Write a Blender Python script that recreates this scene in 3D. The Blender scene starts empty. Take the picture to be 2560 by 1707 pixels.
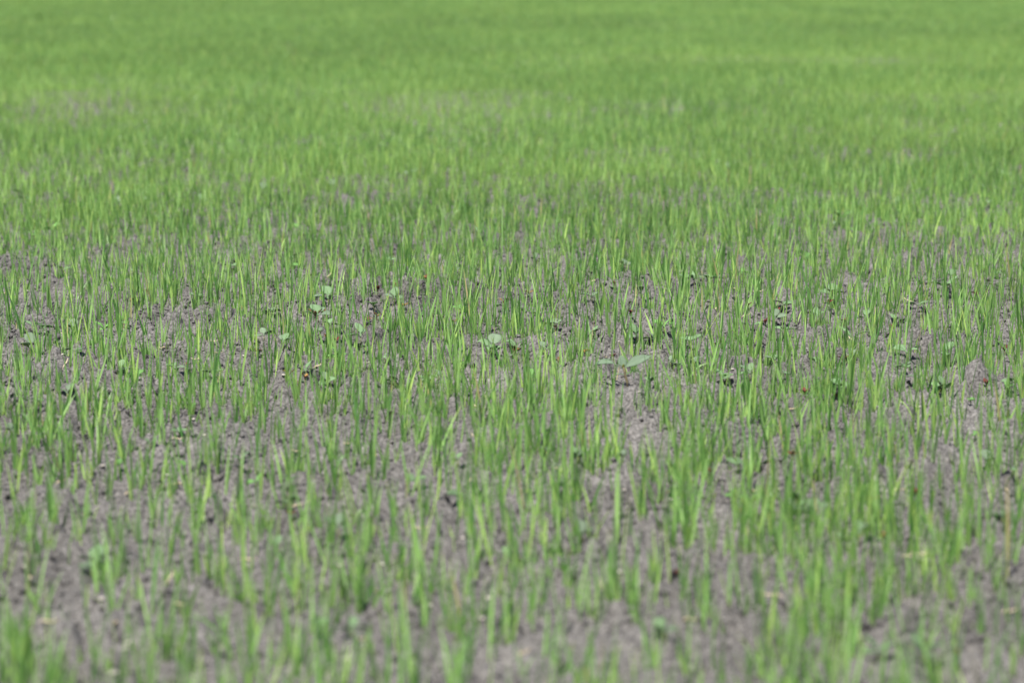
import bpy, math, random
import numpy as np
from mathutils import Vector, Matrix

random.seed(7)
rng = np.random.default_rng(11)
S = bpy.context.scene
COL = S.collection

# ------------------------------------------------------------------ camera
H = 0.594
F = 7111.0                       # focal length in photo pixels (2560 wide) = 100 mm on 36 mm
PITCH = math.atan(953.5 / F)
cd = bpy.data.cameras.new('camera')
cam = bpy.data.objects.new('camera', cd)
COL.objects.link(cam)
cam.location = (0, 0, H)
cam.rotation_euler = (math.radians(90) - PITCH, 0, 0)
cd.lens = 100
cd.sensor_width = 36
cd.clip_start = 0.05
cd.clip_end = 3000
cd.dof.use_dof = True
cd.dof.focus_distance = 4.45
cd.dof.aperture_fstop = 6.4
cd.dof.aperture_blades = 7
S.camera = cam

# ------------------------------------------------------------------ world, sun
SUN_EL = math.radians(64)
SUN_AZ = math.radians(205)       # compass style: 0 = +Y (away from the camera), 90 = +X
w = bpy.data.worlds.new('World')
S.world = w
w.use_nodes = True
nt = w.node_tree
sky = nt.nodes.new('ShaderNodeTexSky')
sky.sky_type = 'NISHITA'
sky.sun_disc = False
sky.sun_elevation = SUN_EL
sky.sun_rotation = SUN_AZ
bg = nt.nodes['Background']
bg.inputs['Strength'].default_value = 0.085
nt.links.new(sky.outputs[0], bg.inputs['Color'])
sd = bpy.data.lights.new('sun', 'SUN')
sun = bpy.data.objects.new('sun', sd)
COL.objects.link(sun)
sd.energy = 5.0
sd.angle = math.radians(0.53)
sd.color = (1.0, 0.965, 0.91)
d = Vector((math.sin(SUN_AZ) * math.cos(SUN_EL), math.cos(SUN_AZ) * math.cos(SUN_EL), math.sin(SUN_EL)))
sun.rotation_euler = (-d).to_track_quat('-Z', 'Y').to_euler()
sun.location = (0, 0, 20)
S.view_settings.view_transform = 'Standard'
S.view_settings.look = 'None'
S.view_settings.exposure = 1.30
S.view_settings.gamma = 1.0
S.cycles.max_bounces = 8
S.cycles.transmission_bounces = 6
S.cycles.sample_clamp_indirect = 6

# ------------------------------------------------------------------ noise
def _hash(ix, iy, k=0):
    n = (ix.astype(np.int64) * 374761393 + iy.astype(np.int64) * 668265263 + k * 974634777) & 0xffffffff
    n = ((n ^ (n >> 13)) * 1274126177) & 0xffffffff
    n = (n ^ (n >> 16)) & 0xffffffff
    return n / 4294967295.0

def vnoise(x, y, k=0):
    ix = np.floor(x); iy = np.floor(y)
    fx = x - ix; fy = y - iy
    fx = fx * fx * (3 - 2 * fx); fy = fy * fy * (3 - 2 * fy)
    a = _hash(ix, iy, k); b = _hash(ix + 1, iy, k); c = _hash(ix, iy + 1, k); e = _hash(ix + 1, iy + 1, k)
    return (a + (b - a) * fx) * (1 - fy) + (c + (e - c) * fx) * fy

def domes(x, y, cell, k=0, p=1.0):
    """bumps of random size, one per jittered cell"""
    gx = x / cell; gy = y / cell
    ix = np.floor(gx); iy = np.floor(gy)
    out = np.zeros_like(gx)
    for dx in (-1, 0, 1):
        for dy in (-1, 0, 1):
            jx = ix + dx; jy = iy + dy
            px = jx + 0.15 + 0.7 * _hash(jx, jy, k); py = jy + 0.15 + 0.7 * _hash(jx, jy, k + 1)
            r = 0.35 + 0.4 * _hash(jx, jy, k + 2)
            r = np.where(_hash(jx, jy, k + 3) < p, r, 0.02)
            q = 1 - ((gx - px) ** 2 + (gy - py) ** 2) / (r * r)
            out = np.maximum(out, np.sqrt(np.clip(q, 0, 1)) * r)
    return out

def smooth_h(x, y):
    return (0.022 * (vnoise(x / 0.7, y / 0.7, 3) - 0.5) + 0.012 * (vnoise(x / 0.17, y / 0.17, 5) - 0.5))

def ground_h(x, y):
    x = np.asarray(x, float); y = np.asarray(y, float)
    h = smooth_h(x, y)
    fade = np.clip((16 - y) / 6, 0, 1) * np.clip((y - 1.0) / 0.3, 0, 1)
    clod = domes(x, y, 0.075, 21)
    mask = np.clip((vnoise(x / 0.35, y / 0.35, 9) - 0.35) * 2.5, 0.15, 1)
    h = h + fade * mask * 0.018 * clod
    h = h + fade * (0.0105 * domes(x, y, 0.011, 31) + 0.013 * domes(x, y, 0.029, 41) + 0.004 * (vnoise(x / 0.006, y / 0.006, 51) - 0.5))
    h = h + fade * 0.022 * domes(x, y, 0.038, 71, 0.18) + fade * 0.015 * domes(x, y, 0.021, 81, 0.2)
    return h - fade * GOFF

GOFF = 0.0
_a = np.random.default_rng(1).random(20000) * 2 + 3
_b = np.random.default_rng(2).random(20000) * 2 - 1
GOFF = float(np.mean(ground_h(_b, _a) - smooth_h(_b, _a))) - 0.003

def pix_ground(px, py):
    """ground point seen at a photo pixel (source pixels, 2560x1707)"""
    u = (px - 1280.0) / F; v = (853.5 - py) / F
    cp, sp = math.cos(PITCH), math.sin(PITCH)
    dx, dy, dz = u, cp + v * sp, -sp + v * cp
    ts = np.linspace((0.035 - H) / dz, (-0.02 - H) / dz, 260)
    g = ground_h(dx * ts, dy * ts)
    i = int(np.argmax(H + dz * ts <= g))
    return dx * ts[i], dy * ts[i], float(g[i])

def to_pix(x, y, z):
    cp, sp = math.cos(PITCH), math.sin(PITCH)
    dz = z - H
    depth = y * cp - dz * sp
    up = y * sp + dz * cp
    return 1280 + F * x / depth, 853.5 - F * up / depth, depth

# ------------------------------------------------------------------ materials
def new_mat(name):
    m = bpy.data.materials.new(name)
    m.use_nodes = True
    m.node_tree.nodes.clear()
    return m, m.node_tree.nodes, m.node_tree.links

def leaf_mat(name, translucency=0.42, rough=0.42, spec=0.5, fine=350):
    m, N, L = new_mat(name)
    out = N.new('ShaderNodeOutputMaterial')
    at = N.new('ShaderNodeAttribute'); at.attribute_name = 'tint'
    tc = N.new('ShaderNodeTexCoord')
    nz = N.new('ShaderNodeTexNoise'); nz.inputs['Scale'].default_value = fine; nz.inputs['Detail'].default_value = 3
    L.new(tc.outputs['Object'], nz.inputs['Vector'])
    mr = N.new('ShaderNodeMapRange'); mr.inputs[3].default_value = 0.82; mr.inputs[4].default_value = 1.18
    L.new(nz.outputs['Fac'], mr.inputs['Value'])
    mul = N.new('ShaderNodeVectorMath'); mul.operation = 'SCALE'
    L.new(at.outputs['Color'], mul.inputs[0]); L.new(mr.outputs[0], mul.inputs['Scale'])
    p = N.new('ShaderNodeBsdfPrincipled')
    p.inputs['Roughness'].default_value = rough
    p.inputs['Specular IOR Level'].default_value = spec
    L.new(mul.outputs[0], p.inputs['Base Color'])
    tr = N.new('ShaderNodeBsdfTranslucent')
    tm = N.new('ShaderNodeVectorMath'); tm.operation = 'MULTIPLY'; tm.inputs[1].default_value = (1.36, 1.36, 0.80)
    L.new(mul.outputs[0], tm.inputs[0]); L.new(tm.outputs[0], tr.inputs['Color'])
    mx = N.new('ShaderNodeMixShader'); mx.inputs[0].default_value = translucency
    L.new(p.outputs[0], mx.inputs[1]); L.new(tr.outputs[0], mx.inputs[2])
    L.new(mx.outputs[0], out.inputs['Surface'])
    return m

def soil_mat():
    m, N, L = new_mat('dry_soil')
    out = N.new('ShaderNodeOutputMaterial')
    p = N.new('ShaderNodeBsdfPrincipled')
    p.inputs['Roughness'].default_value = 0.95
    p.inputs['Specular IOR Level'].default_value = 0.15
    tc = N.new('ShaderNodeTexCoord')
    def noise(sc, det=4):
        n = N.new('ShaderNodeTexNoise'); n.inputs['Scale'].default_value = sc; n.inputs['Detail'].default_value = det
        L.new(tc.outputs['Object'], n.inputs['Vector']); return n
    a = noise(4.0); b = noise(260, 5)
    r1 = N.new('ShaderNodeValToRGB')
    r1.color_ramp.elements[0].position = 0.3; r1.color_ramp.elements[0].color = (0.0510, 0.0475, 0.0440, 1)
    r1.color_ramp.elements[1].position = 0.7; r1.color_ramp.elements[1].color = (0.0850, 0.0795, 0.0740, 1)
    L.new(a.outputs['Fac'], r1.inputs['Fac'])
    r2 = N.new('ShaderNodeMapRange'); r2.inputs[1].default_value = 0.3; r2.inputs[2].default_value = 0.7
    r2.inputs[3].default_value = 0.30; r2.inputs[4].default_value = 1.95
    L.new(b.outputs['Fac'], r2.inputs['Value'])
    mul = N.new('ShaderNodeVectorMath'); mul.operation = 'SCALE'
    L.new(r1.outputs[0], mul.inputs[0]); L.new(r2.outputs[0], mul.inputs['Scale'])
    # the far part of the field, past the modelled plants, is closed green crop
    sx = N.new('ShaderNodeSeparateXYZ'); L.new(tc.outputs['Object'], sx.inputs[0])
    fr = N.new('ShaderNodeMapRange'); fr.inputs[1].default_value = 62; fr.inputs[2].default_value = 85
    L.new(sx.outputs['Y'], fr.inputs['Value'])
    c = noise(0.8)
    gr = N.new('ShaderNodeValToRGB')
    gr.color_ramp.elements[0].position = 0.3; gr.color_ramp.elements[0].color = (0.10, 0.19, 0.045, 1)
    gr.color_ramp.elements[1].position = 0.7; gr.color_ramp.elements[1].color = (0.16, 0.26, 0.07, 1)
    L.new(c.outputs['Fac'], gr.inputs['Fac'])
    mx = N.new('ShaderNodeMix'); mx.data_type = 'RGBA'
    L.new(fr.outputs[0], mx.inputs['Factor']); L.new(mul.outputs[0], mx.inputs['A']); L.new(gr.outputs[0], mx.inputs['B'])
    L.new(mx.outputs['Result'], p.inputs['Base Color'])
    bn = noise(420, 4)
    bp = N.new('ShaderNodeBump'); bp.inputs['Strength'].default_value = 0.9; bp.inputs['Distance'].default_value = 0.002
    L.new(bn.outputs['Fac'], bp.inputs['Height']); L.new(bp.outputs[0], p.inputs['Normal'])
    L.new(p.outputs[0], out.inputs['Surface'])
    return m

def plain_mat(name, c0, c1, scale=200, rough=0.8):
    m, N, L = new_mat(name)
    out = N.new('ShaderNodeOutputMaterial')
    p = N.new('ShaderNodeBsdfPrincipled'); p.inputs['Roughness'].default_value = rough
    tc = N.new('ShaderNodeTexCoord'); n = N.new('ShaderNodeTexNoise'); n.inputs['Scale'].default_value = scale
    L.new(tc.outputs['Object'], n.inputs['Vector'])
    r = N.new('ShaderNodeValToRGB')
    r.color_ramp.elements[0].position = 0.3; r.color_ramp.elements[0].color = (*c0, 1)
    r.color_ramp.elements[1].position = 0.7; r.color_ramp.elements[1].color = (*c1, 1)
    L.new(n.outputs['Fac'], r.inputs['Fac']); L.new(r.outputs[0], p.inputs['Base Color'])
    L.new(p.outputs[0], out.inputs['Surface'])
    return m

M_GRASS = leaf_mat('grass_leaf', 0.45, 0.40, 0.55)
M_WEED = leaf_mat('weed_leaf', 0.25, 0.7, 0.2, 500)
M_SOIL = soil_mat()
M_STRAW = plain_mat('dry_straw', (0.28, 0.22, 0.13), (0.44, 0.37, 0.26), 300)
M_PEBBLE = plain_mat('pale_pebble', (0.22, 0.19, 0.16), (0.34, 0.31, 0.27), 250)
M_STEM = plain_mat('weed_stem', (0.060, 0.045, 0.028), (0.15, 0.12, 0.05), 250)

# ------------------------------------------------------------------ mesh helper
def mesh_from(name, verts, faces, mat, tint=None, smooth=True):
    """verts (n,3), faces (m,4) or (m,3) int array"""
    me = bpy.data.meshes.new(name)
    nv, nf, k = len(verts), len(faces), faces.shape[1]
    me.vertices.add(nv); me.loops.add(nf * k); me.polygons.add(nf)
    me.vertices.foreach_set('co', np.ascontiguousarray(verts, dtype=np.float32).ravel())
    me.loops.foreach_set('vertex_index', np.ascontiguousarray(faces, dtype=np.int32).ravel())
    me.polygons.foreach_set('loop_start', np.arange(0, nf * k, k, dtype=np.int32))
    me.polygons.foreach_set('loop_total', np.full(nf, k, dtype=np.int32))
    me.polygons.foreach_set('use_smooth', np.full(nf, smooth, dtype=bool))
    me.update(calc_edges=True)
    if tint is not None:
        at = me.color_attributes.new('tint', 'FLOAT_COLOR', 'POINT')
        rgba = np.ones((nv, 4), dtype=np.float32); rgba[:, :3] = tint
        at.data.foreach_set('color', rgba.ravel())
    me.materials.append(mat)
    return me

def obj(name, me, parent=None, loc=None, **props):
    o = bpy.data.objects.new(name, me)
    COL.objects.link(o)
    if parent: o.parent = parent
    if loc is not None: o.location = loc
    for k, v in props.items(): o[k] = v
    return o

# ------------------------------------------------------------------ ground
def build_ground():
    rows = [np.array([-300, -100, -30, -10, -4, -1.5, 0.0, 0.7, 1.1, 1.4])]
    y = 1.7; seq = []
    while y < 900:
        seq.append(y)
        if y < 3: s = 0.0058
        elif y < 7.5: s = 0.0058
        elif y < 16: s = 0.0058 * (y / 7.5) ** 2.2
        else: s = 0.03 * (y / 16) ** 2.0
        y += s
    rows.append(np.array(seq)); rows.append(np.array([1200., 1800.]))
    Y = np.concatenate(rows)
    u_ = np.linspace(-1, 1, 820)
    fine = 0.62 * u_ + 0.38 * u_ ** 3
    co = np.array([1.15, 1.5, 2.2, 4, 8, 20, 60, 200, 700])
    C = np.concatenate([-co[::-1], fine, co])
    W = np.clip(0.19 * np.clip(Y, 0, 60) + 1.0, 1.0, None)
    X = W[:, None] * C[None, :]
    YY = np.repeat(Y[:, None], len(C), axis=1)
    Z = ground_h(X.ravel(), YY.ravel())
    V = np.stack([X.ravel(), YY.ravel(), Z], axis=1)
    nr, nc = X.shape
    i = np.arange(nr - 1)[:, None] * nc + np.arange(nc - 1)[None, :]
    i = i.ravel()
    Fc = np.stack([i, i + 1, i + nc + 1, i + nc], axis=1)
    me = mesh_from('ground', V, Fc, M_SOIL)
    obj('ground', me, kind='structure', label='dry grey brown crumbly soil of the field')
build_ground()

# crumbs of soil lying loose on the surface
def build_crumbs():
    t = (1 + 5 ** 0.5) / 2
    iv = np.array([(-1, t, 0), (1, t, 0), (-1, -t, 0), (1, -t, 0), (0, -1, t), (0, 1, t), (0, -1, -t), (0, 1, -t), (t, 0, -1), (t, 0, 1), (-t, 0, -1), (-t, 0, 1)], float)
    iv /= np.linalg.norm(iv[0])
    ifc = np.array([(0,11,5),(0,5,1),(0,1,7),(0,7,10),(0,10,11),(1,5,9),(5,11,4),(11,10,2),(10,7,6),(7,1,8),(3,9,4),(3,4,2),(3,2,6),(3,6,8),(3,8,9),(4,9,5),(2,4,11),(6,2,10),(8,6,7),(9,8,1)])
    n = 120000
    y = 2.0 + 6.5 * rng.random(n * 2) ** 0.9
    x = (rng.random(n * 2) * 2 - 1) * 2.0
    keep = np.abs(x) < 0.19 * y + 0.35
    keep &= rng.random(n * 2) < np.clip(0.25 + 1.4 * (vnoise(x / 0.25, y / 0.25, 77) - 0.3), 0.12, 1)
    x = x[keep][:n]; y = y[keep][:n]; n = len(x)
    r = 0.0014 + 0.0036 * rng.random(n) ** 2.5 + (rng.random(n) < 0.03) * 0.005 * rng.random(n)
    z = ground_h(x, y) + r * 0.25
    rot = rng.normal(size=(n, 4)); rot /= np.linalg.norm(rot, axis=1)[:, None]
    a, b, c, e = rot.T
    R = np.stack([np.stack([1-2*(c*c+e*e), 2*(b*c-a*e), 2*(b*e+a*c)], 1),
                  np.stack([2*(b*c+a*e), 1-2*(b*b+e*e), 2*(c*e-a*b)], 1),
                  np.stack([2*(b*e-a*c), 2*(c*e+a*b), 1-2*(b*b+c*c)], 1)], 1)
    sv = iv[None] * (0.75 + 0.5 * rng.random((n, 12, 1))) * np.array([1, 0.85, 0.7])
    V = np.einsum('nij,nkj->nki', R, sv) * r[:, None, None] + np.stack([x, y, z], 1)[:, None, :]
    Fc = ifc[None] + (np.arange(n) * 12)[:, None, None]
    me = mesh_from('soil_crumbs', V.reshape(-1, 3), Fc.reshape(-1, 3), M_SOIL, smooth=False)
    obj('soil_crumbs', me, kind='stuff', label='loose crumbs of dry grey soil scattered over the field', category='soil')
build_crumbs()

# ------------------------------------------------------------------ grass blades
def blades(P, az, lean, curve, length, width, face, S_, three, col, tipc, basec, start=0.0):
    """vectorised ribbon blades. P (n,3) root; lean = angle from vertical; returns V, F, tint"""
    n = len(P)
    t = np.linspace(0, 1, S_ + 1)
    th = lean[:, None] + curve[:, None] * t[None, :] ** 1.6
    dh = np.sin(th); dz = np.cos(th)
    seg = length[:, None] / S_
    ch = np.concatenate([np.zeros((n, 1)), np.cumsum((dh[:, 1:] + dh[:, :-1]) / 2 * seg, 1)], 1)
    cz = np.concatenate([np.zeros((n, 1)), np.cumsum((dz[:, 1:] + dz[:, :-1]) / 2 * seg, 1)], 1)
    ca, sa = np.cos(az)[:, None], np.sin(az)[:, None]
    C = np.stack([P[:, 0:1] + ch * ca, P[:, 1:2] + ch * sa, P[:, 2:3] + cz], 2)
    T = np.stack([dh * ca, dh * sa, dz], 2)
    side0 = np.stack([-sa, ca, np.zeros_like(ca)], 2) * np.ones((1, S_ + 1, 1))
    Nn = np.cross(T, side0)
    fa = face[:, None] + 0.5 * t[None, :] * np.sign(np.sin(face * 37))[:, None]
    side = side0 * np.cos(fa)[..., None] + Nn * np.sin(fa)[..., None]
    nor = np.cross(side, T)
    prof = np.interp(t, [0, 0.12, 0.35, 0.6, 0.85, 1.0], [0.5, 0.7, 1.0, 0.9, 0.45, 0.03])
    hw = width[:, None] * prof[None] / 2
    if three:
        V = np.stack([C - side * hw[..., None], C + nor * (hw * 0.55)[..., None], C + side * hw[..., None]], 2)
        k = 3
    else:
        V = np.stack([C - side * hw[..., None], C + side * hw[..., None]], 2)
        k = 2
    base = (np.arange(n) * (S_ + 1) * k)[:, None, None] + (np.arange(S_) * k)[None, :, None] + np.arange(k - 1)[None, None, :]
    Fc = np.stack([base, base + 1, base + 1 + k, base + k], 3).reshape(-1, 4)
    tb = np.clip(1 - t / 0.22, 0, 1)[None, :, None]
    tt = np.clip((t - 0.72) / 0.28, 0, 1)[None, :, None] ** 1.5
    cc = col[:, None, :] * (1 - tb) + basec[:, None, :] * tb
    cc = cc * (1 - tt) + tipc[:, None, :] * tt
    tint = np.repeat(cc[:, :, None, :], k, axis=2)
    return V.reshape(-1, 3), Fc, tint.reshape(-1, 3)

G_DARK = np.array([0.046, 0.130, 0.022])
G_MID = np.array([0.240, 0.385, 0.115])
G_YEL = np.array([0.36, 0.50, 0.12])
STRAW = np.array([0.38, 0.32, 0.15])

def blade_colors(n, R):
    u = R.random(n)[:, None] ** 1.25
    col = G_DARK + (G_MID - G_DARK) * u * 1.1
    y = (R.random(n) < 0.14)[:, None]
    col = np.where(y, col + (G_YEL - col) * (0.35 + 0.5 * R.random(n)[:, None]), col)
    dead = (R.random(n) < 0.008)[:, None]
    col = np.where(dead, STRAW * (0.75 + 0.4 * R.random(n)[:, None]), col)
    ty = (R.random(n) < 0.22)[:, None]
    tip = np.where(ty, col + (np.array([0.42, 0.42, 0.10]) - col) * 0.8, col * 0.95)
    base = col + (np.array([0.34, 0.40, 0.17]) - col) * (0.25 + 0.6 * R.random(n)[:, None])
    return col, tip, base

def seedling_params(nP, R, scale):
    """each seedling: a low blade/sheath group; returns per-blade arrays with owner index"""
    nb = R.choice([1, 2, 3, 4], size=nP, p=[0.22, 0.38, 0.28, 0.12])
    own = np.repeat(np.arange(nP), nb)
    n = len(own)
    order = np.concatenate([np.arange(k) for k in nb])
    az0 = (R.random(nP) * 2 * np.pi)[own]
    az = az0 + order * np.pi * (0.95 + 0.2 * R.random(n)) + R.normal(0, 0.35, n)
    lean0 = np.abs(R.normal(0.0, 0.09, nP))[own]
    lean = np.clip(lean0 * 0.6 + np.abs(R.normal(0.02, 0.125, n)), 0.0, 0.7)
    curve = np.clip(np.abs(R.normal(0.0, 0.15, n)), 0, 1.5)
    bent = R.random(n) < 0.006
    curve = np.where(bent, curve + 0.8 + 0.8 * R.random(n), curve)
    small = R.random(n) < 0.36
    L = scale[own] * np.where(small, 0.018 + 0.020 * R.random(n), 0.033 + 0.050 * R.random(n) ** 1.3)
    Wd = np.where(small, 0.0010 + 0.0010 * R.random(n), 0.0014 + 0.0018 * R.random(n)) * np.sqrt(scale[own])
    face = R.random(n) * 2 * np.pi
    return own, az, lean, curve, L, Wd, face

# density of the crop over the ground, written as patches seen in the photo (source pixels)
#        px    py   rx   ry   factor
PATCH = [(150, 760, 330, 110, 0.62), (620, 760, 260, 90, 0.70), (930, 790, 160, 60, 0.70), (1260, 930, 330, 60, 0.85),
         (1560, 930, 90, 50, 0.55), (1480, 780, 220, 60, 0.75), (2250, 770, 300, 80, 0.80), (2150, 960, 380, 80, 0.90),
         (120, 1000, 140, 60, 0.6), (700, 1060, 420, 50, 1.25), (250, 1150, 300, 70, 1.15),
         (800, 1290, 900, 50, 0.9), (2000, 1260, 500, 50, 0.72), (1500, 1450, 900, 160, 0.85), (400, 1480, 500, 160, 0.75),
         (190, 280, 260, 60, 0.24), (1100, 285, 260, 55, 0.28), (1600, 300, 260, 30, 0.6), (2350, 265, 260, 22, 0.5),
         (1950, 158, 600, 17, 0.25), (1250, 120, 380, 10, 0.6), (700, 40, 800, 8, 0.6), (120, 470, 260, 60, 0.62), (500, 480, 160, 50, 0.6),
         (1010, 500, 140, 50, 0.7), (1350, 520, 130, 40, 0.65), (300, 640, 400, 50, 0.85), (2150, 680, 320, 45, 0.7),
         (1270, 1330, 60, 60, 2.2), (1740, 1130, 120, 70, 1.6), (1160, 1150, 180, 60, 1.3), (2170, 1330, 60, 60, 1.5), (2120, 1130, 120, 60, 1.4)]

def density(x, y):
    px, py, dep = to_pix(x, y, 0.0)
    s = F / dep
    dn = np.interp(y, [1.6, 2.6, 3.4, 4.4, 5.5, 7.0, 9.5, 14, 20, 24, 40, 65], [2800, 2800, 2850, 2250, 2500, 2900, 3300, 2900, 2200, 1700, 600, 450])
    for cx, cy, rx, ry, f in PATCH:
        g = np.exp(-(((px - cx) / rx) ** 2 + ((py - cy) / ry) ** 2))
        dn = dn * (1 + (f - 1) * g)
    cl = vnoise(x / 0.11, y / 0.16, 61) * 0.6 + vnoise(x / 0.45, y / 0.5, 63) * 0.4
    dn = dn * np.clip(0.62 + 1.6 * (cl - 0.27), 0.2, 1.8)
    tu = vnoise(x / 0.035, y / 0.05, 67)
    near = np.clip((6.5 - y) / 2.5, 0, 1)
    dn = dn * (1 + near * (np.clip(2.6 * (tu - 0.28), 0.2, 1.6) - 1))
    return dn

def scatter(y0, y1, margin, dmax, R):
    w1 = 0.19 * y1 + margin
    n = int(2 * w1 * (y1 - y0) * dmax)
    x = (R.random(n) * 2 - 1) * w1
    y = y0 + (y1 - y0) * R.random(n)
    edge = np.where(np.abs(x) < 0.19 * y + 0.3, 1.0, 0.62)      # off to the sides of the view a little thinner
    k = (np.abs(x) < 0.19 * y + margin)
    x, y, edge = x[k], y[k], edge[k]
    k = R.random(len(x)) < edge * density(x, y) / dmax
    return x[k], y[k]

KEEP_OUT = [pix_ground(1569, 960)[:2]]   # bare ground round the tall weed
nearx, neary = scatter(1.55, 8.5, 1.7, 8000, rng)
ok = np.ones(len(nearx), bool)
for kx, ky in KEEP_OUT:
    ok &= ~((np.abs(nearx - kx) < 0.026) & (neary > ky - 0.45) & (neary < ky + 0.12) & (rng.random(len(nearx)) < 0.8))
nearx, neary = nearx[ok], neary[ok]
nearz = ground_h(nearx, neary) - 0.003

# the 300 seedlings that show largest become individual things
ppx, ppy, pdep = to_pix(nearx, neary, nearz)
tpx, tpy, _ = to_pix(nearx, neary, nearz + 0.11)
inview = (ppx > 5) & (ppx < 2555) & (tpy < 1690)
idx = np.where(inview)[0]
idx = idx[np.argsort(pdep[idx])][:300]
mask = np.zeros(len(nearx), bool); mask[idx] = True
# anything even nearer but out of the frame is left in the mass
SV = []; SF = []; ST = []; off = 0
def add_mass(x, y, z, segs, three, widen, R):
    global off
    n = len(x)
    sc = np.clip(R.normal(1.0, 0.16, n), 0.55, 1.4)
    own, az, lean, curve, L, Wd, face = seedling_params(n, R, sc)
    P = np.stack([x[own], y[own], z[own]], 1)
    P[:, 0] += R.normal(0, 0.0015, len(own)); P[:, 1] += R.normal(0, 0.0015, len(own))
    col, tip, base = blade_colors(len(own), R)
    g = vnoise(x / 0.9, y / 2.2, 91) * 0.5 + vnoise(x / 0.28, y / 0.5, 92) * 0.3 + vnoise(x / 3.5, y / 5.0, 93) * 0.2
    gm = (0.80 + 0.42 * g)[own][:, None]; yl = np.clip((vnoise(x / 1.4, y / 1.9, 95) - 0.5) * 0.5, 0, 0.2)[own][:, None]
    qx, qy, _ = to_pix(x, y, 0.0)      # the thin, hungry patches of the field are also paler
    pale = np.zeros(len(x))
    for cx, cy, rx, ry in ((190, 280, 330, 75), (1100, 285, 330, 70), (1950, 158, 650, 24), (2350, 260, 400, 40)):
        pale = np.maximum(pale, 0.28 * np.exp(-(((qx - cx) / rx) ** 2 + ((qy - cy) / ry) ** 2)))
    col = (col + (G_YEL - col) * np.maximum(yl, pale[own][:, None])) * gm
    L = L * np.interp(y, [3.6, 5, 9, 15, 24], [0.95, 0.93, 0.9, 0.85, 0.85])[own]
    L = L * (0.82 + 0.4 * vnoise(x / 0.5, y / 0.8, 97))[own]
    V, Fc, T = blades(P, az, lean, curve, L, Wd * widen, face, segs, three, col, tip, base)
    SV.append(V); SF.append(Fc + off); ST.append(T); off += len(V)
r2 = np.random.default_rng(5)
add_mass(nearx[~mask], neary[~mask], nearz[~mask], 7, True, 1.0, r2)
mx, my = scatter(8.5, 14, 2.0, 5400, r2); add_mass(mx, my, smooth_h(mx, my), 4, False, 1.0, r2)
fx, fy = scatter(14, 24, 2.5, 5000, r2); add_mass(fx, fy, smooth_h(fx, fy), 3, False, 1.15, r2)
gx, gy = scatter(24, 48, 3.0, 900, r2); add_mass(gx, gy, smooth_h(gx, gy), 3, False, 1.9, r2)
hx, hy = scatter(48, 72, 4.0, 300, r2); add_mass(hx, hy, smooth_h(hx, hy), 2, False, 4.0, r2)
me = mesh_from('young_grass', np.concatenate(SV), np.concatenate(SF), M_GRASS, np.concatenate(ST))
obj('young_grass', me, kind='stuff', category='grass', label='dense young green grass seedlings filling the field into the distance')
print('mass verts', off, 'near plants', len(nearx), 'mid', len(mx), 'far', len(fx), len(gx))

# prototypes of one seedling, each leaf a mesh of its own, plus the sheath
def sheath_mesh(r, h, az, lean, col):
    n = 6; k = 4
    V = []; T = []
    for i in range(k + 1):
        t = i / k
        rr = r * (1.0 - 0.35 * t)
        cx = math.cos(az) * math.sin(lean) * h * t; cy = math.sin(az) * math.sin(lean) * h * t; cz = h * t
        for j in range(n):
            a = 2 * math.pi * j / n
            V.append((cx + rr * math.cos(a), cy + rr * math.sin(a), cz))
            c0 = np.array([0.30, 0.34, 0.15]); T.append(c0 + (col - c0) * min(1, t * 1.6))
    Fc = [(i * n + j, i * n + (j + 1) % n, (i + 1) * n + (j + 1) % n, (i + 1) * n + j) for i in range(k) for j in range(n)]
    return mesh_from('stem', np.array(V), np.array(Fc), M_GRASS, np.array(T))

protos = []
rp = np.random.default_rng(23)
for q in range(26):
    own, az, lean, curve, L, Wd, face = seedling_params(1, rp, np.array([1.0]))
    n = len(own)
    col, tip, base = blade_colors(n, rp)
    curve = np.minimum(curve, 0.6)
    parts = [('stem', sheath_mesh(0.0011, 0.022, az[0], 0.05, col[0]))]
    for i in range(n):
        s = slice(i, i + 1)
        V, Fc, T = blades(np.array([[0., 0., 0.]]), az[s], lean[s], curve[s], L[s], Wd[s], face[s], 8, True, col[s], tip[s], base[s])
        parts.append(('leaf', mesh_from('leaf', V, Fc, M_GRASS, T)))
    protos.append(parts)
for j, i in enumerate(idx):
    root = obj('grass_seedling', None, loc=(nearx[i], neary[i], nearz[i]), category='seedling',
               label='green grass seedling of the sparse out-of-focus rows nearest the viewer', group='nearest grass seedlings')
    root.empty_display_size = 0.02
    s = float(np.clip(rp.normal(1.0, 0.16), 0.6, 1.4))
    root.scale = (s, s, s)
    root.rotation_euler = (float(rp.normal(0, 0.03)), float(rp.normal(0, 0.03)), float(rp.random() * 6.283))
    for nm, me in protos[rp.integers(len(protos))]:
        obj(nm, me, parent=root)

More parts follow.
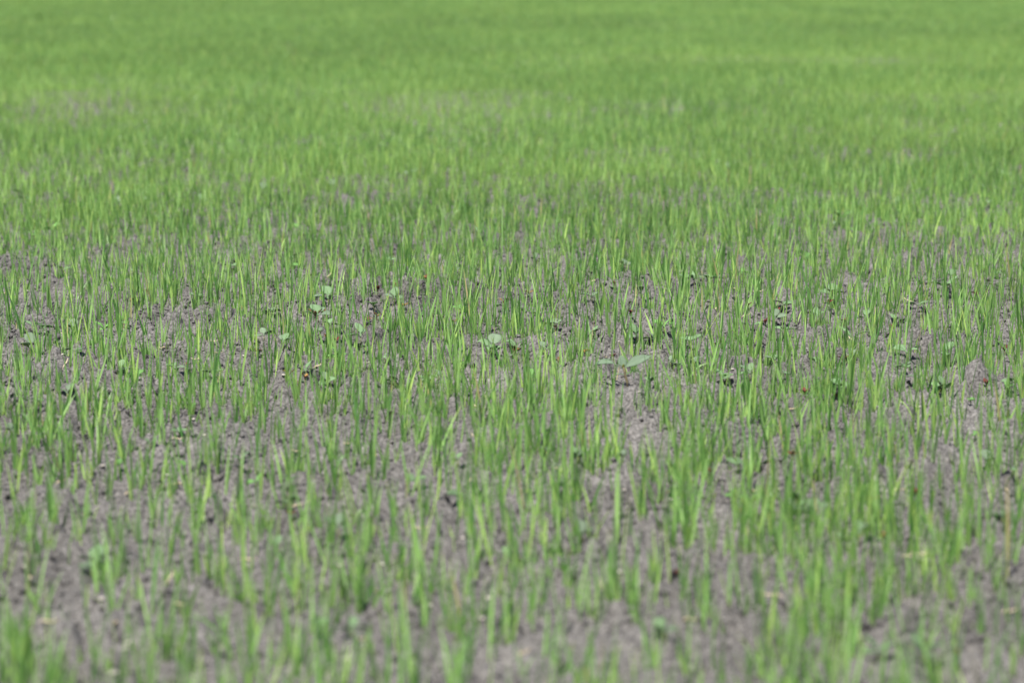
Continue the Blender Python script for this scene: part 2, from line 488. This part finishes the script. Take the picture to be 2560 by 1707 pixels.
# ------------------------------------------------------------------ broad leaves
def broad_leaf(name, length, width, shape, col, az, lift, droop=0.5, petiole=0.3, cup=0.25, root=(0, 0, 0), thick=0.00035, roll=0.0):
    """a leaf on its petiole; lift = angle above horizontal at the root; shape 'round' or 'lance'"""
    ns, nw = 9, 5
    ts = np.linspace(0, 1, ns)
    if shape == 'round':
        prof = np.sqrt(np.clip(1 - (2 * ts - 1) ** 2, 0, 1)) * (1 - 0.1 * ts); prof[0] = 0.12; prof[-1] = 0.25
    elif shape == 'heart':
        prof = np.interp(ts, [0, .1, .25, .5, .75, .92, 1], [0.25, .75, 1, .92, .6, .25, .04])
    else:
        prof = np.interp(ts, [0, .1, .3, .5, .75, .92, 1], [0.12, .5, .95, 1, .62, .22, .02])
    L0 = length * petiole
    # spine: petiole, then the blade bending down
    V = []; T = []; ca, sa = math.cos(az), math.sin(az)
    pts = [(0., 0.)]; a = lift + 0.25
    npet = 3
    for i in range(npet): pts.append((pts[-1][0] + math.cos(a) * L0 / npet, pts[-1][1] + math.sin(a) * L0 / npet))
    for i in range(1, ns):
        a = lift - droop * ts[i]
        pts.append((pts[-1][0] + math.cos(a) * length / (ns - 1), pts[-1][1] + math.sin(a) * length / (ns - 1)))
    widths = [0.03 * width + 0.0005] * npet + list(prof * width / 2)
    n = len(pts)
    for layer in (0, 1):
        for i, (h, z) in enumerate(pts):
            j0, j1 = max(0, i - 1), min(n - 1, i + 1)
            tx, tz = pts[j1][0] - pts[j0][0], pts[j1][1] - pts[j0][1]
            l = math.hypot(tx, tz); nx, nz = -tz / l, tx / l
            for j in range(nw):
                s = -1 + 2 * j / (nw - 1)
                k = abs(s) ** 1.3 * cup * widths[i] + (thick if layer == 0 else -thick) + 0.04 * widths[i] * math.sin(i * 1.9 + j * 2.3)
                rl = roll * min(1, i / 4); k += s * widths[i] * math.sin(rl)
                hh = h + nx * k; zz = z + nz * k; sd = s * widths[i] * math.cos(rl)
                V.append((root[0] + hh * ca - sd * sa, root[1] + hh * sa + sd * ca, root[2] + zz))
                c = col * (1.12 if j == nw // 2 else 1.0) * (0.94 + 0.12 * ((i * 7 + j * 3) % 5) / 5)
                T.append(c)
    Fc = []
    m = n * nw
    for i in range(n - 1):
        for j in range(nw - 1):
            q = i * nw + j
            Fc.append((q, q + nw, q + nw + 1, q + 1)); Fc.append((m + q, m + q + 1, m + q + nw + 1, m + q + nw))
        a0, a1 = i * nw, (i + 1) * nw
        Fc.append((a0, m + a0, m + a1, a1)); a0 += nw - 1; a1 += nw - 1
        Fc.append((a0, a1, m + a1, m + a0))
    e = (n - 1) * nw
    for j in range(nw - 1): Fc.append((e + j, m + e + j, m + e + j + 1, e + j + 1))
    return mesh_from(name, np.array(V), np.array(Fc), M_WEED, np.array(T))

def tube(name, pts, radii, mat, n=7, tint=None):
    V = []; P = [Vector(p) for p in pts]
    for i, p in enumerate(P):
        t = (P[min(i + 1, len(P) - 1)] - P[max(i - 1, 0)]).normalized()
        u = t.orthogonal().normalized(); v = t.cross(u)
        for j in range(n):
            a = 2 * math.pi * j / n
            V.append(p + (u * math.cos(a) + v * math.sin(a)) * radii[i])
    k = len(P)
    Fc = [(i * n + j, i * n + (j + 1) % n, (i + 1) * n + (j + 1) % n, (i + 1) * n + j) for i in range(k - 1) for j in range(n)]
    V = np.array([tuple(v) for v in V])
    # close both ends with a point
    V = np.concatenate([V, [tuple(P[0])], [tuple(P[-1])]])
    for j in range(n):
        Fc.append((len(V) - 2, (j + 1) % n, j, j)); b = (k - 1) * n
        Fc.append((len(V) - 1, b + j, b + (j + 1) % n, b + (j + 1) % n))
    me = bpy.data.meshes.new(name)
    me.from_pydata([tuple(v) for v in V], [], [tuple(dict.fromkeys(f)) for f in Fc])
    for p in me.polygons: p.use_smooth = True
    me.materials.append(mat)
    if tint is not None:
        at = me.color_attributes.new('tint', 'FLOAT_COLOR', 'POINT')
        for dd in at.data: dd.color = (*tint, 1)
    return me

W_PALE = np.array([0.130, 0.205, 0.098])
W_GREY = np.array([0.125, 0.170, 0.105])
W_GREEN = np.array([0.11, 0.23, 0.06])
W_RED = np.array([0.075, 0.020, 0.015])
W_BROWN = np.array([0.17, 0.105, 0.03])

ORD1 = ['', 'first', 'second', 'third', 'fourth', 'fifth', 'sixth', 'seventh', 'eighth', 'ninth', 'tenth', 'eleventh', 'twelfth',
        'thirteenth', 'fourteenth', 'fifteenth', 'sixteenth', 'seventeenth', 'eighteenth', 'nineteenth']
TENS = {20: 'twent', 30: 'thirt', 40: 'fort', 50: 'fift', 60: 'sixt', 70: 'sevent', 80: 'eight', 90: 'ninet'}
def ordinal(n):
    if n < 20: return ORD1[n]
    t = n // 10 * 10
    return TENS[t] + 'ieth' if n % 10 == 0 else TENS[t] + 'y-' + ORD1[n % 10]

rw = random.Random(3)
def weed_round(px, py, size=1.0, nleaf=3, upright=False, col=None):
    x, y, z = pix_ground(px, py)
    size *= float(np.interp(y, [2.5, 3.6, 4.2, 9], [0.5, 0.6, 0.8, 0.9]))
    z = float(ground_h(np.array([x]), np.array([y]))[0])
    root = obj('round_leaved_weed', None, loc=(x, y, z - 0.001), category='weed')
    root.empty_display_size = 0.02
    h = 0.006 + 0.006 * size * rw.random()
    root_top = (0, 0, h)
    obj('stem', tube('stem', [(0, 0, -0.004), (0.0004, 0, h * 0.5), (0, 0, h)], [0.0009, 0.0008, 0.0007], M_WEED, tint=(0.16, 0.18, 0.07)), parent=root)
    a0 = rw.random() * 6.283
    for i in range(nleaf):
        c = (W_PALE if rw.random() < 0.6 else W_GREY) if col is None else col
        c = c * (0.75 + 0.3 * rw.random()) * float(np.interp(y, [3.0, 4.0], [0.78, 1.0]))
        L = (0.012 + 0.006 * rw.random()) * size
        lift = rw.uniform(0.1, 0.7)
        az = a0 + i * 6.283 / nleaf + rw.uniform(-.3, .3)
        if upright and i == 0:
            lift = rw.uniform(0.7, 1.0); az = 1.57 + rw.uniform(-0.8, 0.8); L *= 1.15
        obj('leaf', broad_leaf('leaf', L, L * rw.uniform(0.72, 0.95), rw.choice(['round', 'round', 'heart']), c, az, lift, rw.uniform(0.2, 0.6), 0.35, root=root_top, roll=rw.uniform(-.5, .5)), parent=root)
    return root

def weed_red(px, py, size=1.0, nleaf=3):
    x, y, z = pix_ground(px, py)
    size *= float(np.interp(y, [2.5, 3.6, 4.2, 9], [0.5, 0.6, 0.8, 0.9]))
    z = float(ground_h(np.array([x]), np.array([y]))[0])
    root = obj('red_leaved_weed', None, loc=(x, y, z - 0.001), category='weed')
    root.empty_display_size = 0.02
    h = 0.007 * size
    obj('stem', tube('stem', [(0, 0, -0.004), (0.0005, 0, h * 0.5), (0, 0, h)], [0.0009, 0.0008, 0.0007], M_STEM), parent=root)
    a0 = rw.random() * 6.283
    for i in range(nleaf):
        L = rw.uniform(0.007, 0.012) * size
        c = (W_RED if rw.random() < 0.75 else W_BROWN) * rw.uniform(0.8, 1.4)
        obj('leaf', broad_leaf('leaf', L, L * 0.55, 'lance', c, a0 + i * 6.283 / nleaf + rw.uniform(-.4, .4), rw.uniform(0.5, 1.25), 0.4, 0.3, root=(0, 0, h)), parent=root)
    for i in range(rw.choice([1, 2])):
        L = rw.uniform(0.008, 0.012) * size
        f = obj('leaf', broad_leaf('leaf', L, L * 0.6, 'round', W_GREY * 0.95, a0 + 1 + i * 3.14, 0.15, 0.3, 0.3, root=(0, 0, h * 0.4)), parent=root)
        f['label'] = 'grey green seed leaf low under the red leaves'
    return root

def weed_long(px, py, size=1.0, nleaf=3, col=W_PALE):
    x, y, z = pix_ground(px, py)
    size *= float(np.interp(y, [2.5, 3.6, 4.2, 9], [0.5, 0.6, 0.8, 0.9]))
    z = float(ground_h(np.array([x]), np.array([y]))[0])
    root = obj('narrow_leaved_weed', None, loc=(x, y, z - 0.001), category='weed')
    root.empty_display_size = 0.02
    h = 0.010 * size
    obj('stem', tube('stem', [(0, 0, -0.004), (0.0006, 0, h * 0.5), (0, 0, h)], [0.0011, 0.001, 0.0008], M_WEED, tint=(0.16, 0.18, 0.07)), parent=root)
    a0 = rw.random() * 6.283
    for i in range(nleaf):
        L = rw.uniform(0.020, 0.030) * size
        obj('leaf', broad_leaf('leaf', L, L * rw.uniform(.28, .4), 'lance', col * rw.uniform(0.85, 1.15), a0 + i * 6.283 / nleaf + rw.uniform(-.3, .3), rw.uniform(0.4, 1.2), rw.uniform(.3, .9), 0.2, root=(0, 0, h), roll=rw.uniform(-.8, .8)), parent=root)
    return root

ROUND = [(75, 888, 1.7, 1), (322, 692, 1, 0), (577, 684, 1.2, 0), (157, 692, 1.2, 0), (487, 758, 1, 0), (80, 828, 1, 0), (108, 836, 1, 0), (180, 834, 1, 1),
         (302, 940, 1, 1), (437, 932, 1.3, 0), (533, 952, 1.2, 0), (168, 998, 1.1, 1), (186, 892, 1, 0), (820, 768, 1.4, 1), (795, 812, 1.5, 1), (826, 828, 1, 0), (800, 842, 1, 0),
         (902, 864, 1.5, 1), (708, 876, 1.2, 1), (680, 788, 1, 0), (765, 942, 1.3, 1), (986, 764, 1.2, 1), (1052, 694, 1.6, 1), (1232, 884, 1.4, 1), (1240, 895, 1, 0),
         (1093, 968, 1.2, 0), (820, 974, 1.2, 1), (978, 966, 1, 0), (1377, 822, 1.1, 0), (1768, 718, 1.3, 0), (1790, 706, 1, 0), (1592, 856, 1.4, 1), (1636, 862, 1.3, 1), (1808, 960, 1.5, 1),
         (1725, 872, 1.1, 0), (1362, 890, 1.4, 0), (1292, 874, 1.2, 0), (1480, 758, 1, 0), (1874, 950, 1.3, 1), (1692, 932, 1, 0), (2080, 758, 1.4, 1), (1960, 777, 1.2, 0), (1937, 812, 1.3, 1), (2040, 812, 1.2, 1),
         (2165, 808, 1.2, 1), (2295, 776, 1.1, 0), (2240, 816, 1, 0), (1965, 948, 1.1, 0), (1937, 910, 1, 0), (2262, 932, 1.2, 0), (2366, 906, 1.4, 1), (2292, 958, 1, 0),
         (2098, 986, 1.4, 1), (2358, 982, 1.4, 1), (2520, 976, 1.1, 0), (1955, 842, 1, 0), (2040, 925, 1, 0), (1345, 800, 1, 0), (1880, 830, 1, 0),
         (375, 1128, 1.3, 0), (447, 1096, 1, 0), (605, 1170, 1.2, 1), (715, 1278, 1.2, 0), (845, 1345, 1.6, 1), (692, 1385, 1.3, 1), (1040, 1222, 1.2, 0), (1145, 1262, 1.3, 0),
         (1410, 1238, 1.3, 1), (1445, 1156, 1.3, 1), (1275, 1415, 1.4, 1), (1455, 1355, 1.5, 1), (1660, 1605, 1.5, 1), (1680, 1200, 1.3, 1), (1690, 1240, 1.2, 0),
         (1845, 1178, 1.2, 0), (1900, 1182, 1.2, 0), (2150, 1262, 1.7, 1), (1975, 1300, 1.6, 1), (2028, 1305, 1.7, 1), (2148, 1362, 1.9, 1), (2105, 1374, 1.4, 0), (2475, 1175, 1.5, 1), (2530, 1192, 1.3, 0),
         (2505, 1308, 1.3, 0), (2380, 1392, 1.2, 0), (2195, 1650, 1.6, 1), (2305, 1660, 1.7, 1), (795, 1595, 1.3, 0), (880, 1590, 1.3, 1), (238, 1425, 1.7, 1), (228, 1440, 1.2, 0),
         (300, 520, 1.6, 1), (355, 515, 1.4, 1), (507, 515, 1.3, 1), (655, 490, 1.6, 1), (1030, 445, 1.3, 1), (832, 480, 1.4, 1), (1820, 432, 1.4, 1), (60, 510, 1.2, 0), (2375, 705, 1.4, 1),
         (1475, 700, 1.3, 0), (1560, 676, 1.2, 0), (735, 660, 1.3, 0), (965, 672, 1.2, 0), (2510, 450, 1.5, 1), (2240, 520, 1.3, 1), (1140, 690, 1.3, 0)]
LONGW = [(1602, 745, 1.0), (844, 908, 0.9), (962, 908, 1.1), (2306, 735, 1.3), (2364, 738, 1.4), (2130, 866, 1.3), (2268, 900, 1.2), (1735, 710, 0.9), (1068, 966, 1.0), (260, 838, 0.8),
         (720, 1280, 1.6), (1660, 838, 1.0), (1625, 968, 0.8), (2000, 1290, 1.6), (1880, 1275, 1.3), (640, 1220, 1.2), (940, 1485, 1.3), (2100, 560, 1.3), (130, 590, 1.2), (1200, 600, 1.1)]
REDW = [(1323, 742, 1), (1537, 724, 1.2), (1290, 892, 1.2), (1462, 893, 1.2), (1533, 902, 1), (1396, 916, 1), (1388, 827, 1), (1913, 817, 1), (1577, 794, .9), (1870, 774, 1),
        (330, 762, 1), (367, 737, .9), (470, 926, 1), (405, 756, .9), (655, 724, 1), (788, 804, 1.4), (814, 802, 1.3), (945, 736, 1.1), (990, 721, .9), (942, 802, 1), (920, 812, 1),
        (1010, 777, 1), (1135, 816, 1), (1258, 769, 1.3), (645, 892, 1.3), (840, 868, 1.2), (816, 852, .9), (722, 950, 1.3), (762, 960, 1.3), (1001, 782, 1.1), (1065, 706, 1),
        (2230, 838, 1.2), (2106, 916, 1.5), (2092, 1000, 1.3), (2466, 983, 1.5), (2011, 992, 1.1), (2071, 768, 1), (2440, 746, 1), (2511, 887, 1), (2109, 811, 1), (1945, 792, 1.1),
        (1980, 1150, 1.3), (2182, 1270, 1.6), (2205, 1358, 1.5), (1855, 1298, 1.3), (1775, 1190, 1), (2290, 1242, 1.1), (1180, 1330, 1.4), (1690, 1445, 1.2), (725, 1300, 1.3), (2390, 1655, 1.3)]
for px, py, s, u in ROUND: weed_round(px, py, s, rw.choice([2, 3, 4]), bool(u))
for _ in range(70):
    px, py = rw.uniform(20, 2540), rw.uniform(430, 1300)
    weed_round(px, py, rw.uniform(0.6, 1.0), rw.choice([2, 2, 3, 4]), rw.random() < 0.4, rw.choice([W_GREEN, W_PALE, W_GREY]))
for px, py, s in LONGW: weed_long(px, py, s, rw.choice([2, 3, 4]), W_PALE if rw.random() < .7 else W_GREEN)
for px, py, s in REDW: weed_red(px, py, s, rw.choice([2, 3, 4]))

def label_row(prefix, text, group):
    os_ = [o for o in COL.objects if o.name.split('.')[0] == prefix and o.parent is None]
    os_.sort(key=lambda o: to_pix(*o.location)[0])
    for i, o in enumerate(os_):
        o['label'] = text % ordinal_big(i + 1)
        o['group'] = group
def ordinal_big(n):
    if n < 100:
        return ordinal(n)
    return 'one hundredth' if n == 100 else 'one hundred and ' + ordinal(n - 100)
label_row('round_leaved_weed', 'pale round-leaved weed low on soil, %s from the left of its kind', 'round-leaved weeds on the soil')
label_row('narrow_leaved_weed', 'pale weed with pointed narrow leaves, %s from the left of its kind', 'narrow-leaved weeds on the soil')
label_row('red_leaved_weed', 'tiny weed with dark red leaves, %s from the left of its kind', 'red-leaved weeds on the soil')

# the tall weed standing alone in the sharp zone
def tall_weed():
    x, y, z = pix_ground(1569, 966)
    z = float(ground_h(np.array([x]), np.array([y]))[0])
    root = obj('broad_leaved_weed', None, loc=(x, y, z - 0.002), category='weed',
               label='tall brown-stemmed weed with three wide grey green leaves, alone on bare soil')
    root.empty_display_size = 0.03
    obj('stem', tube('stem', [(0, 0, -0.006), (-0.0005, 0, 0.008), (-0.003, 0, 0.016), (-0.0045, 0, 0.024), (-0.006, 0, 0.031)], [0.0017, 0.0015, 0.0018, 0.0016, 0.0012], M_STEM), parent=root)
    top = (-0.006, 0, 0.025)
    g = np.array([0.100, 0.142, 0.088])
    obj('leaf', broad_leaf('leaf', 0.028, 0.012, 'lance', g, math.pi - 0.05, 0.32, 0.75, 0.55, 0.3, root=top, roll=-0.45), parent=root)
    obj('leaf', broad_leaf('leaf', 0.038, 0.0145, 'lance', g * 1.0, 0.05, 0.52, 0.25, 0.15, 0.25, root=top, roll=0.85), parent=root)
    obj('leaf', broad_leaf('leaf', 0.018, 0.014, 'heart', g, 1.9, 1.15, 0.3, 0.2, 0.2, root=top), parent=root)
    o = obj('leaf', broad_leaf('leaf', 0.013, 0.005, 'lance', W_GREEN, 0.1, 0.35, 0.5, 0.5, 0.3, root=(-0.002, 0, 0.018)), parent=root)
    o = obj('leaf', broad_leaf('leaf', 0.014, 0.005, 'lance', W_PALE, math.pi, -0.1, 0.6, 0.6, 0.3, root=(-0.003, 0, 0.018)), parent=root)
    obj('leaf_bud', broad_leaf('leaf_bud', 0.008, 0.004, 'lance', np.array([0.19, 0.20, 0.04]), -1.4, 1.3, 0.1, 0.1, 0.4, root=top), parent=root)
tall_weed()

# ------------------------------------------------------------------ dry straw bits, pale pebbles
STRAWS = [(438, 1105, .014, 0.05, 0.05), (445, 1216, .020, 3.0, 0.1), (160, 928, .022, 1.2, 0.7), (2312, 1397, .020, 2.95, 0.08), (1486, 708, .018, 0.1, 0.15), (110, 1562, .018, 0.0, 0.1),
          (1720, 1556, .016, 0.05, 0.1), (740, 1276, .026, 0.5, 0.25), (1940, 1500, .022, 2.9, 0.15), (1040, 1328, .018, 0.1, 0.1), (820, 700, .016, 1.0, 0.6), (1105, 800, .018, 2.7, 0.2),
          (1270, 985, .014, 0.4, 0.15), (495, 905, .016, 2.8, 0.15), (540, 888, .014, 0.3, 0.1), (2515, 1540, .016, 0.3, 0.2), (2130, 858, .015, 2.2, 0.5), (650, 742, .020, 1.4, 0.9),
          (1890, 735, .020, 0.2, 0.1), (2150, 690, .018, 3.0, 0.1), (330, 560, .020, 0.1, 0.2)]
rs = random.Random(9)
for _ in range(45): STRAWS.append((rs.uniform(10, 2550), rs.uniform(620, 1690), rs.uniform(.008, .02), rs.uniform(0, 6.28), rs.choice([.05, .1, .2, .5])))
for px, py, L, az, up in STRAWS:
    x, y, z = pix_ground(px, py); z = float(ground_h(np.array([x]), np.array([y]))[0])
    k = 4; pts = []
    for i in range(k + 1):
        t = i / k - 0.3
        pts.append((math.cos(az) * L * t * math.cos(up), math.sin(az) * L * t * math.cos(up), 0.0025 + L * (i / k) * math.sin(up) + 0.0012 * math.sin(i * 1.7)))
    o = obj('dry_straw', tube('dry_straw', pts, [0.0006, 0.0009, 0.001, 0.0008, 0.0004], M_STRAW, 6), loc=(x, y, z), category='straw')
PEBBLES = [(1074, 1516, .0042), (868, 1650, .0045), (1340, 1345, .0036), (1957, 1468, .0036), (62, 1420, .0045), (322, 1612, .0050), (286, 1690, .006), (190, 1165, .0035), (257, 1168, .004),
           (1948, 1228, .003), (2475, 1290, .003), (2268, 1232, .0028), (1678, 1252, .004), (2295, 1022, .005), (2150, 1015, .003), (420, 1193, .004), (1222, 1498, .0045), (2335, 1368, .004), (78, 630, .004), (630, 1370, .0035), (2080, 1470, .005), (1100, 1035, .003)]
import bmesh
for _ in range(40): PEBBLES.append((rs.uniform(10, 2550), rs.uniform(620, 1690), rs.uniform(.0025, .0045)))
for px, py, r in PEBBLES:
    r *= 0.62
    x, y, z = pix_ground(px, py); z = float(ground_h(np.array([x]), np.array([y]))[0])
    bm = bmesh.new(); bmesh.ops.create_icosphere(bm, subdivisions=2, radius=r)
    for v in bm.verts:
        v.co *= 1 + rs.uniform(-0.09, 0.09); v.co.z *= 0.65; v.co.x *= 1.2
    me = bpy.data.meshes.new('pebble'); bm.to_mesh(me); bm.free()
    for p in me.polygons: p.use_smooth = True
    me.materials.append(M_PEBBLE)
    o = obj('pebble', me, loc=(x, y, z + r * 0.45), category='pebble'); o.rotation_euler = (rs.uniform(-.3, .3), rs.uniform(-.3, .3), rs.uniform(0, 6))
label_row('dry_straw', 'pale dry straw bit lying on the grey soil, %s from the left', 'dry straw bits on the soil')
label_row('pebble', 'small pale rounded pebble resting on the grey soil, %s from the left', 'pale pebbles on the soil')
